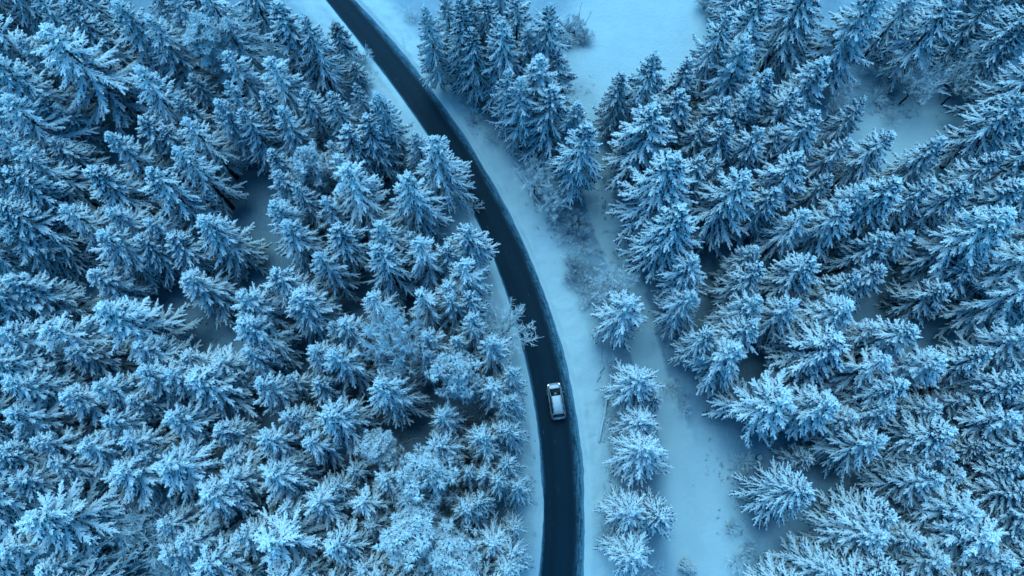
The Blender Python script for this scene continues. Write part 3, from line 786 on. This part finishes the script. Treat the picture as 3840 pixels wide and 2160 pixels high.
    (1250, 1400, 's', 18, 2.3), (1340, 480, 's', 19, 2.4), (1390, 780, 's', 19, 2.4), (1400, 1150, 's', 19, 2.6), (1380, 250, 's', 19, 2.4), (620, 1440, 's', 17, 2.3), (440, 640, 's', 14, 1.8), (1000, 930, 's', 15, 2.0), (820, 860, 's', 14, 1.8), (1010, 540, 's', 13, 1.7), (760, 1250, 's', 15, 2.0), (250, 330, 's', 15, 2.0)],
}
for sheet, rows in TREES.items():
    for r in rows:
        place(r[2], *crop(sheet, r[0], r[1]), r[3], r[4], r[5] if len(r) > 5 else None, cat='shrub' if r[2] in 'hl' else 'tree', heavy={1: 0.8, 2: 0.5, 3: 0.15, 4: 0.3, 5: 1.0, 6: 0.9, 7: 0.8, 8: 0.7}[sheet],
              wide={1: 1.3, 2: 1.2, 3: 1.32, 4: 1.32, 5: 1.4, 6: 1.2, 7: 1.2, 8: 1.36}[sheet])
# trees just outside the frame that lean their lower boughs into it
EDGE = [(-349, -345), (-230, -260), (-430, -210), (-200, -430), (60, -430), (-450, 40)] + [(-330, -140), (-330, 120), (-110, -340), (130, -350), (4160, -170), (4170, 80), (3960, -330)] + [(x, -210) for x in (-60, 190, 420, 640, 860, 1900, 2860, 3090, 3800, 4040)] + [(-190, y) for y in range(30, 2200, 170)] + [(4030, y) for y in range(110, 2200, 170)] + \
       [(x, 2235) for x in (-60, 150, 760, 960, 1160, 1350, 1540, 1740, 3100, 3310, 3520, 3730, 3950)]
for i, (px, py) in enumerate(EDGE):
    q = random.Random(i)
    place('s', px + q.uniform(-50, 50), py + q.uniform(-40, 40), q.uniform(17.5, 21.5), q.uniform(2.2, 2.9))

# leafless trees and shrubs
place('b', 1893, 1268, 7.0, 4.0, 'leafless tree leaning its pale branches over the left road edge', foot=True)
place('c', *crop(6, 650, 240), 16.5, 3.9, 'big pale leafless crown in the forest left of the road', group='leafless trees')
place('b', *crop(5, 680, 1200), 9, 4.6, 'thin leafless tree with spread twigs near the bottom left')
place('b', *crop(8, 1060, 470), 11, 3.0, 'pale leafless crown in the lower right forest')
place('b', *crop(3, 520, 1400), 6, 3.2, 'leafless young tree between road verge and lane, above the lane spruces')
place('b', *crop(4, 850, 330), 9, 3.2, 'blurred leafless tree above the small right clearing')
place('b', *crop(4, 1080, 330), 9, 3.0, 'leafless tree at the upper right of the small right clearing')
place('b', *crop(4, 400, 470), 7, 2.4, 'leafless thicket tree left of the small right clearing')
place('b', *crop(3, 120, 850), 7, 3.2, 'leafless tree on the right verge, left of the lane mouth')
place('b', *crop(3, 230, 960), 6, 3.0, 'leafless tree beside the right verge, just below another one')
place('b', *crop(5, 790, 1400), 5, 2.0, 'small leafless tree cut by the bottom edge at lower left')
place('b', *crop(2, 450, 300), 5, 2.0, 'leafless thicket tree on the left verge near the top')
place('b', *crop(6, 470, 830), 7, 1.9, 'twiggy leafless tree left of the dark snow gap')
place('l', *crop(3, 330, 1340), 3.0, 1.9, 'dark leafy shrub between right verge and lane', cat='shrub')
place('l', *crop(3, 340, 1100), 3.0, 1.8, 'leafy shrub below the lane mouth spruce', cat='shrub')
place('l', *crop(3, 300, 125), 2.2, 2.3, 'frosted bush standing alone in the top clearing', cat='shrub')
place('l', *crop(3, 375, 165), 1.6, 1.3, 'small lower bush joined to the lone clearing bush', cat='shrub')
SHRUBS = [(3, 90, 830), (3, 60, 760), (3, 200, 1060), (3, 260, 1180), (3, 330, 1200), (3, 440, 1250), (3, 380, 1420), (3, 470, 1440), (7, 410, 60), (7, 470, 110), (7, 430, 230), (7, 500, 370),
          (7, 530, 480), (7, 520, 640), (7, 540, 900), (7, 560, 1010), (7, 620, 1030), (7, 500, 1100), (7, 480, 1240), (7, 800, 500), (7, 870, 600), (7, 720, 1420), (7, 1180, 870), (7, 1160, 1040), (7, 1110, 1200), (7, 1200, 1300), (7, 1150, 1380),
          (2, 770, 60), (2, 960, 350), (2, 1090, 560), (2, 1180, 660), (2, 1040, 480), (2, 540, 430), (2, 520, 260), (2, 430, 220), (2, 1090, 1030), (4, 560, 470), (4, 610, 420), (4, 640, 580), (4, 760, 480), (4, 330, 420), (4, 420, 400), (4, 480, 340), (4, 1000, 440), (4, 1110, 470), (4, 1180, 420),
          (3, 130, 900), (3, 180, 990), (3, 230, 1080), (3, 290, 1130), (3, 370, 1230), (3, 300, 1280), (3, 400, 1330), (3, 290, 1400), (7, 360, 20), (7, 560, 30), (3, 560, 1180), (3, 470, 860), (7, 780, 130), (7, 830, 190)]
for k, cx, cy in SHRUBS:
    place('h', *crop(k, cx, cy), random.uniform(1.0, 2.2), random.uniform(1.0, 1.9), cat='shrub')


# ------------------------------------------------------------------ the car
M_PAINT = plain('silver_paint', (0.32, 0.37, 0.42), 0.40, 0.4, 0.5, coat=0.3, grain=0.05)
M_GLASS = plain('car_glass', (0.012, 0.014, 0.018), 0.08, 0.0, 0.6)
M_BLACK = plain('black_trim', (0.015, 0.016, 0.018), 0.5, 0.0, 0.4)
M_CHROME = plain('bright_trim', (0.75, 0.76, 0.78), 0.22, 0.9)
M_LAMP = plain('lit_headlamp', (0.9, 0.9, 0.85), 0.2, 0.0, 0.5, emit=(0.95, 0.98, 1.0, 1.3))
M_RED = plain('tail_lamp', (0.30, 0.02, 0.02), 0.2)
M_TYRE = plain('tyre_rubber', (0.02, 0.02, 0.02), 0.8)
M_RIM = plain('alloy_rim', (0.45, 0.46, 0.48), 0.35, 0.8)


def bm_obj(name, bm, mat, parent, shade=True):
    me = bpy.data.meshes.new(name)
    bmesh.ops.recalc_face_normals(bm, faces=bm.faces)
    bm.to_mesh(me); bm.free()
    me.polygons.foreach_set('use_smooth', np.full(len(me.polygons), shade))
    me.materials.append(mat)
    return link_mesh(name, me, parent)


def loft(rings, close_ends=True):
    bm = bmesh.new(); rows = [[bm.verts.new(p) for p in r] for r in rings]
    n = len(rings[0])
    for a, b in zip(rows[:-1], rows[1:]):
        for i in range(n): bm.faces.new((a[i], a[(i + 1) % n], b[(i + 1) % n], b[i]))
    if close_ends: bm.faces.new(rows[0][::-1]); bm.faces.new(rows[-1])
    return bm


def box(bm, c, s, bev=0.0):
    r = bmesh.ops.create_cube(bm, size=1, matrix=Matrix.Translation(c) @ Matrix.Diagonal((*s, 1)))
    if bev:
        es = list({e for v in r['verts'] for e in v.link_edges})
        bmesh.ops.bevel(bm, geom=es, offset=bev, segments=2, affect='EDGES')


def quad_panel(bm, pts, thick, nrm):
    n = Vector(nrm).normalized() * thick
    a = [bm.verts.new(Vector(p)) for p in pts]; b = [bm.verts.new(Vector(p) + n) for p in pts]
    bm.faces.new(b); bm.faces.new(a[::-1])
    for i in range(len(pts)): bm.faces.new((a[i], a[(i + 1) % len(pts)], b[(i + 1) % len(pts)], b[i]))


def build_car(loc, rz):
    t = empty('silver_car', loc, (0, 0, rz))
    tag(t, 'silver estate car with lit headlamps driving up the dark road', 'car')
    # lower body: stations along y (front = +y), each a rounded cross section
    st = [(-2.22, 0.70, 0.42, 0.86), (-2.18, 0.80, 0.30, 0.98), (-2.0, 0.88, 0.24, 1.02), (-1.4, 0.915, 0.22, 1.03), (0.0, 0.92, 0.22, 1.00), (1.0, 0.915, 0.22, 0.97),
          (1.25, 0.90, 0.22, 0.95), (1.7, 0.885, 0.23, 0.86), (1.95, 0.83, 0.26, 0.79), (2.12, 0.72, 0.30, 0.72), (2.21, 0.56, 0.36, 0.66), (2.25, 0.36, 0.42, 0.60)]
    rings = []
    for y, w, z0, z1 in st:
        bow = 0.02
        rings.append([(-w * 0.86, y, z0), (-w * 0.98, y, z0 + 0.12), (-w, y, (z0 + z1) / 2), (-w * 0.975, y, z1 - 0.10), (-w * 0.90, y, z1 - 0.02), (-w * 0.6, y, z1 + bow), (0, y, z1 + bow * 1.6),
                      (w * 0.6, y, z1 + bow), (w * 0.90, y, z1 - 0.02), (w * 0.975, y, z1 - 0.10), (w, y, (z0 + z1) / 2), (w * 0.98, y, z0 + 0.12), (w * 0.86, y, z0)])
    body = bm_obj('body', loft(rings), M_PAINT, t)
    # cabin frame: dark glasshouse with pillars, then panels on it
    cab = [(-2.06, 0.74, 0.99, 0.70, 1.04), (-1.72, 0.80, 0.99, 0.64, 1.50), (-1.5, 0.82, 0.99, 0.645, 1.56), (-0.4, 0.83, 0.97, 0.66, 1.60), (0.42, 0.82, 0.95, 0.655, 1.55), (0.52, 0.82, 0.95, 0.65, 1.52), (1.45, 0.77, 0.91, 0.72, 0.945)]
    rings = []
    for y, wb, zb, wt, zt in cab:
        rings.append([(-wb, y, zb - 0.06), (-(wb + wt) / 2 - 0.01, y, (zb + zt) / 2), (-wt, y, zt - 0.03), (-wt * 0.8, y, zt), (0, y, zt + 0.02), (wt * 0.8, y, zt), (wt, y, zt - 0.03), ((wb + wt) / 2 + 0.01, y, (zb + zt) / 2), (wb, y, zb - 0.06)])
    bm_obj('glasshouse', loft(rings), M_GLASS, t)
    # roof skin
    rr = []
    for y, w, z in ((-1.74, 0.60, 1.50), (-1.66, 0.625, 1.545), (-1.4, 0.635, 1.585), (-0.4, 0.65, 1.625), (0.3, 0.645, 1.585), (0.44, 0.635, 1.56), (0.53, 0.60, 1.535)):
        rr.append([(-w, y, z - 0.035), (-w * 0.93, y, z), (-w * 0.5, y, z + 0.022), (0, y, z + 0.03), (w * 0.5, y, z + 0.022), (w * 0.93, y, z), (w, y, z - 0.035), (w * 0.9, y, z - 0.06), (-w * 0.9, y, z - 0.06)])
    roof = bm_obj('roof', loft(rr), M_PAINT, t)
    for sx in (-1, 1):
        bm = bmesh.new()
        P = [(-1.5, 1.60), (-1.35, 1.655), (-0.4, 1.70), (0.15, 1.665), (0.3, 1.60)]
        for (y0, z0), (y1, z1) in zip(P[:-1], P[1:]):
            quad_panel(bm, [(sx * 0.55, y0, z0), (sx * 0.59, y0, z0), (sx * 0.59, y1, z1), (sx * 0.55, y1, z1)], 0.03, (0, 0, 1))
        bm_obj('roof_rail', bm, M_CHROME, roof)
        # A, C pillars and window line
        bm = bmesh.new()
        quad_panel(bm, [(sx * 0.645, 0.46, 1.535), (sx * 0.585, 0.50, 1.555), (sx * 0.67, 1.45, 0.965), (sx * 0.745, 1.43, 0.955)], 0.02, (sx * 0.4, 0.4, 0.8))
        bm_obj('windscreen_pillar', bm, M_PAINT, t)
        bm = bmesh.new()
        quad_panel(bm, [(sx * 0.655, -1.55, 1.54), (sx * 0.655, -1.75, 1.46), (sx * 0.745, -2.04, 1.03), (sx * 0.835, -1.72, 1.01)], 0.02, (sx, -0.3, 0.4))
        bm_obj('rear_pillar', bm, M_PAINT, t)
        bm = bmesh.new()
        for y0, y1 in ((-0.36, -0.26), (-1.28, -1.20)):
            quad_panel(bm, [(sx * 0.665, y0, 1.58), (sx * 0.665, y1, 1.58), (sx * 0.845, y1, 0.98), (sx * 0.845, y0, 0.98)], 0.012, (sx, 0, 0.3))
        bm_obj('door_pillar', bm, M_BLACK, t)
        bm = bmesh.new(); box(bm, (sx * 0.862, -0.2, 0.992), (0.03, 3.0, 0.03), 0.008)
        bm_obj('window_trim', bm, M_CHROME, t)
        # mirrors
        bm = bmesh.new(); box(bm, (sx * 1.0, 0.92, 1.02), (0.20, 0.11, 0.15), 0.03); box(bm, (sx * 0.89, 0.94, 0.98), (0.10, 0.05, 0.05))
        bm_obj('wing_mirror', bm, M_PAINT, t)
        # lamps
        bm = bmesh.new(); box(bm, (sx * 0.68, 2.02, 0.77), (0.17, 0.15, 0.10), 0.03)
        hl = bm_obj('headlight', bm, M_LAMP, t)
        bm = bmesh.new(); box(bm, (sx * 0.77, -2.16, 0.88), (0.14, 0.10, 0.24), 0.02)
        bm_obj('tail_light', bm, M_RED, t)
        bm = bmesh.new()
        for y in (-0.75, 0.35): box(bm, (sx * 0.925, y, 0.84), (0.03, 0.20, 0.03), 0.006)
        bm_obj('door_handle', bm, M_CHROME, t)
        for y in (-1.35, 1.40):
            bm = bmesh.new()
            bmesh.ops.create_cone(bm, cap_ends=True, segments=28, radius1=0.33, radius2=0.33, depth=0.22, matrix=Matrix.Translation((sx * 0.83, y, 0.33)) @ Matrix.Rotation(math.pi / 2, 4, 'Y'))
            bmesh.ops.bevel(bm, geom=[e for e in bm.edges if e.calc_face_angle(0) > 1.2], offset=0.035, segments=2, affect='EDGES')
            w = bm_obj('wheel', bm, M_TYRE, t)
            bm = bmesh.new()
            bmesh.ops.create_cone(bm, cap_ends=True, segments=24, radius1=0.22, radius2=0.19, depth=0.03, matrix=Matrix.Translation((sx * 0.948, y, 0.33)) @ Matrix.Rotation(sx * math.pi / 2, 4, 'Y'))
            for a in range(5):
                an = a * 2 * math.pi / 5
                bmesh.ops.create_cube(bm, size=1, matrix=Matrix.Translation((sx * 0.965, y + 0.1 * math.cos(an), 0.33 + 0.1 * math.sin(an))) @ Matrix.Rotation(an, 4, 'X') @ Matrix.Diagonal((0.02, 0.2, 0.05, 1)))
            bm_obj('rim', bm, M_RIM, w)
    # bonnet skin with a shut line, windscreen wipers, rear window, bumper, plate
    bn = []
    for y, w, z in ((1.49, 0.74, 0.955), (1.58, 0.76, 0.94), (1.75, 0.76, 0.895), (1.95, 0.70, 0.84), (2.06, 0.58, 0.80)):
        bn.append([(-w, y, z - 0.03), (-w * 0.75, y, z + 0.012), (0, y, z + 0.03), (w * 0.75, y, z + 0.012), (w, y, z - 0.03), (w * 0.8, y, z - 0.06), (-w * 0.8, y, z - 0.06)])
    bm_obj('bonnet', loft(bn), M_PAINT, t)
    bm = bmesh.new()
    quad_panel(bm, [(-0.59, 0.55, 1.535), (0.59, 0.55, 1.535), (0.68, 1.44, 0.97), (-0.68, 1.44, 0.97)], 0.012, (0, 0.6, 0.8))
    ws = bm_obj('windscreen', bm, M_GLASS, t)
    bm = bmesh.new()
    for x in (-0.5, 0.08):
        quad_panel(bm, [(x, 1.41, 1.005), (x + 0.02, 1.39, 1.02), (x + 0.48, 1.25, 1.12), (x + 0.47, 1.27, 1.11)], 0.012, (0, 0.6, 0.8))
    bm_obj('wiper', bm, M_BLACK, ws)
    bm = bmesh.new()
    quad_panel(bm, [(0.58, -1.745, 1.49), (-0.58, -1.745, 1.49), (-0.66, -2.05, 1.06), (0.66, -2.05, 1.06)], 0.012, (0, -0.85, 0.6))
    bm_obj('rear_window', bm, M_GLASS, t)
    bm = bmesh.new(); box(bm, (0, -2.215, 0.60), (1.5, 0.14, 0.20), 0.04); box(bm, (0, -2.20, 1.0), (1.25, 0.07, 0.035), 0.01)
    bm_obj('rear_bumper', bm, M_PAINT, t)
    bm = bmesh.new(); box(bm, (0, 2.20, 0.46), (1.3, 0.14, 0.18), 0.05); bm_obj('front_bumper', bm, M_PAINT, t)
    bm = bmesh.new(); box(bm, (0, 2.235, 0.62), (0.8, 0.05, 0.10), 0.015); bm_obj('grille', bm, M_BLACK, t)
    bm = bmesh.new(); box(bm, (0, -2.262, 0.80), (0.52, 0.02, 0.11), 0.004); bm_obj('number_plate', bm, plain('plate', (0.7, 0.7, 0.68), 0.5), t)
    bm = bmesh.new(); quad_panel(bm, [(-0.01, -1.3, 1.61), (0.01, -1.3, 1.61), (0.01, -1.45, 1.68), (-0.01, -1.45, 1.68)], 0.015, (0, 0.4, 0.9))
    bm_obj('aerial', bm, M_BLACK, roof)
    return t


cp = at(*crop(7, 221, 572), 0.0)
build_car((cp[0], cp[1], 0.035), math.radians(8.0))

# ------------------------------------------------------------------ fallen poles, branches and logs lying on the snow
def log(name, label, a, b, r0, r1, za=0.12, zb=0.12, twigs=0, seed=0, cat='log', group=None):
    rs = np.random.default_rng(seed)
    A = at(*a); B = at(*b)
    A[2] = float(ground_z(A[0], A[1])) + za; B[2] = float(ground_z(B[0], B[1])) + zb
    n = 7; P = np.array([A + (B - A) * i / (n - 1) for i in range(n)]); P[1:-1] += rs.normal(0, 0.05, (n - 2, 3)) * [1, 1, 0.4]
    o = empty(name, A)
    w = Acc(); w.tube(P - A, np.linspace(r0, r1, n), 7, 0.2)
    link_mesh('stem', w.mesh('stem', M_LOG, True), o)
    if twigs:
        for q in range(twigs):
            k = Acc()
            i = rs.integers(1, n - 1); d = rs.normal(0, 1, 3); d[2] = abs(d[2]) * 0.4; d /= np.linalg.norm(d); d += (B - A) / np.linalg.norm(B - A) * 0.7
            l = rs.uniform(0.4, 1.1)
            k.tube([P[i] - A, P[i] - A + d * l * 0.5, P[i] - A + d * l + [0, 0, -0.05]], [0.026, 0.020, 0.012], 3, 0.35)
            link_mesh('twig', k.mesh('twig', M_BARE), o)
    tag(o, label, cat, group)


def c7(x, y): return crop(7, x, y)
def z2(x, y): return 2200 + x / 3.6225, 1300 + y / 3.6225


G = 'fallen poles beside the right verge'
log('fallen_pole', 'long snowy pole lying by the right verge, longest of the fallen poles', z2(340, 400), z2(165, 1290), 0.10, 0.16, 0.3, 0.15, 4, 1, 'pole', G)
log('fallen_pole', 'thin fallen pole that crosses the longest one at its lower end', z2(215, 1100), z2(300, 1330), 0.06, 0.04, 0.2, 0.1, 2, 2, 'pole', G)
log('fallen_pole', 'thick short pole leaning on the verge snow, up from the longest one', z2(212, 250), z2(140, 470), 0.10, 0.07, 0.35, 0.12, 2, 3, 'pole', G)
log('fallen_pole', 'short upright-looking pole at the foot of the topmost lane spruce', z2(185, 40), z2(195, 210), 0.05, 0.04, 0.25, 0.1, 1, 4, 'pole', G)
log('fallen_pole', 'thinnest fallen pole, right beside the crossing poles', z2(280, 1150), z2(296, 1400), 0.04, 0.03, 0.15, 0.1, 1, 5, 'pole', G)
log('fallen_branch', 'arched bare branch lying across the longest fallen pole', z2(110, 590), z2(430, 520), 0.05, 0.02, 0.2, 0.3, 6, 6, 'branch')
log('fallen_log', 'snowy log lying along the right verge beside the leafless trees', crop(3, 5, 845), crop(3, 150, 1045), 0.16, 0.10, 0.3, 0.2, 5, 7)
log('fallen_log', 'short dark log lying beside the lane, right of the topmost lane spruce', crop(7, 755, 232), crop(7, 835, 240), 0.10, 0.08, 0.15, 0.15, 0, 8)
log('fallen_log', 'thick dark trunk fallen over the snow patch in the left forest', crop(1, 330, 1190), crop(1, 490, 1312), 0.15, 0.11, 1.2, 0.4, 3, 9)
log('fallen_log', 'thin dark log aimed at the thick fallen trunk in the left forest', crop(1, 520, 1320), crop(1, 345, 1449), 0.10, 0.07, 0.3, 0.2, 2, 10)
log('fallen_branch', 'dark forked branch lying on the snow of the dark gap', crop(6, 720, 790), crop(6, 820, 750), 0.08, 0.05, 0.1, 0.1, 6, 11, 'branch')
log('fallen_branch', 'dark branch under the trees at the right end of the dark gap', crop(6, 1010, 590), crop(6, 1080, 640), 0.09, 0.05, 0.2, 0.1, 6, 12, 'branch')
log('fallen_branch', 'thin twig line on the snow beside the snow-capped stump', (2744, 1703), (2775, 1760), 0.05, 0.03, 0.04, 0.03, 3, 13, 'branch')
log('snow_stake', 'lone thin stick standing slanted in the right verge near the top', crop(2, 740, 208), crop(2, 750, 245), 0.04, 0.03, 0.8, 0.0, 0, 14, 'stick')

# stump with a cap of snow
def stump():
    p = at(2848, 1717); z = float(ground_z(p[0], p[1]))
    o = empty('tree_stump', (p[0], p[1], z))
    w = Acc(); rs = np.random.default_rng(5); n = 18; an = np.arange(n) * 2 * math.pi / n
    rr = 0.44 * (1 + 0.10 * rs.normal(0, 1, n))
    rings = [(1.12, -0.3), (1.0, 0.05), (0.96, 0.30), (0.82, 0.32)]
    V = [(math.cos(a) * r * s, math.sin(a) * r * s, h) for s, h in rings for a, r in zip(an, rr)]
    Fs = [(j * n + i, j * n + (i + 1) % n, (j + 1) * n + (i + 1) % n, (j + 1) * n + i) for j in range(3) for i in range(n)]
    w.poly(V, Fs); link_mesh('bark', w.mesh('bark', M_BARK), o)
    c = Acc()
    V = [(math.cos(a) * r * s, math.sin(a) * r * s, h) for s, h in ((0.84, 0.31), (0.80, 0.40), (0.55, 0.47)) for a, r in zip(an, rr)] + [(0, 0, 0.49)]
    Fs = [(j * n + i, j * n + (i + 1) % n, (j + 1) * n + (i + 1) % n, (j + 1) * n + i) for j in range(2) for i in range(n)] + [(2 * n + i, 2 * n + (i + 1) % n, 3 * n) for i in range(n)]
    c.poly(V, Fs, 0.9); link_mesh('snow_cap', c.mesh('snow_cap', M_SNOW, True), o)
    tag(o, 'round tree stump with a cap of snow beside the lane', 'stump')


stump()

# two saplings by the bush in the clearing
def sapling(px, py, h, lean, label, seed):
    rs = np.random.default_rng(seed); p = spot(px, py)
    o = empty('bare_sapling', p)
    a = Acc(); P = np.array([[0, 0, -0.1], [lean[0] * 0.3, lean[1] * 0.3, h * 0.4], [lean[0] * 0.7, lean[1] * 0.7, h * 0.75], [lean[0], lean[1], h]])
    a.tube(P, [0.035, 0.028, 0.02, 0.01], 5, 0.1); link_mesh('trunk', a.mesh('trunk', M_BARK), o)
    for q in range(5):
        b = Acc()
        t = rs.uniform(0.55, 1.0); i = min(2, int(t * 3)); s = P[i] + (P[i + 1] - P[i]) * (t * 3 - i)
        d = np.array([rs.normal(0, 0.5), rs.normal(0, 0.5), 1.0]); b.tube([s, s + d * 0.3, s + d * 0.55 + rs.normal(0, 0.05, 3)], [0.014, 0.010, 0.006], 3, 0.1)
        link_mesh('twig', b.mesh('twig', M_BARE), o)
    tag(o, label, 'sapling', 'saplings at the clearing bush')


sapling(*crop(3, 330, 120), 4.2, (0.15, 0.1), 'thin upright sapling rising from the lone clearing bush', 1)
sapling(*crop(3, 365, 130), 2.8, (0.9, 0.4), 'thin sapling slanting right out of the lone clearing bush', 2)

# ------------------------------------------------------------------ weeds that stick out of the snow (nobody could count them)
def weeds():
    rs = np.random.default_rng(77); a = Acc()
    areas = [(4, 600, 540, 90, 50, 60), (4, 690, 570, 70, 25, 26), (4, 560, 430, 60, 90, 50), (4, 650, 480, 90, 70, 60), (4, 1045, 605, 15, 12, 4), (4, 860, 480, 150, 60, 40),
             (7, 850, 520, 50, 110, 36), (7, 1080, 900, 120, 60, 40), (7, 1150, 1000, 70, 160, 60), (7, 1110, 1230, 60, 70, 26), (7, 1190, 1350, 80, 80, 40), (7, 960, 900, 120, 300, 8), (7, 780, 300, 60, 160, 40),
             (3, 470, 1000, 60, 160, 70), (3, 550, 1250, 50, 140, 70), (3, 120, 980, 60, 80, 60), (3, 200, 1110, 60, 70, 60), (2, 620, 380, 40, 40, 10), (2, 520, 350, 60, 60, 40), (2, 1100, 600, 60, 110, 60), (2, 970, 400, 60, 70, 40),
             (7, 490, 700, 40, 260, 40), (7, 510, 1050, 40, 300, 50), (5, 560, 60, 220, 60, 60), (5, 1050, 260, 160, 90, 60), (6, 250, 220, 90, 60, 40), (6, 760, 760, 90, 60, 30), (7, 110, 1000, 14, 380, 26), (2, 560, 200, 30, 60, 14), (3, 350, 480, 60, 60, 30)]
    for k, cx, cy, wx, wy, n in areas:
        for q in range(int(n * 0.6)):
            x, y = cx + rs.normal(0, 0.55) * wx, cy + rs.normal(0, 0.55) * wy
            p = at(*crop(k, x, y)); z = float(ground_z(p[0], p[1]))
            if XL(p[1]) - 0.5 < p[0] < XR(p[1]) + 0.9: continue
            m = int(rs.integers(5, 14)); D = rs.normal(0, 0.8, (m, 3)); D[:, 2] = np.abs(D[:, 2]) + 0.35
            B = np.array([p[0], p[1], z - 0.02]) + rs.normal(0, 0.10, (m, 3)) * [1, 1, 0]
            a.spikes(B, D, rs.uniform(0.10, 0.36, m), 0.022, rs.uniform(0.0, 0.5, m))
    tag(link_mesh('dead_weeds', a.mesh('dead_weeds', M_WEED)), 'dark dead weeds poking through the snow', 'weeds', kind='stuff')


weeds()
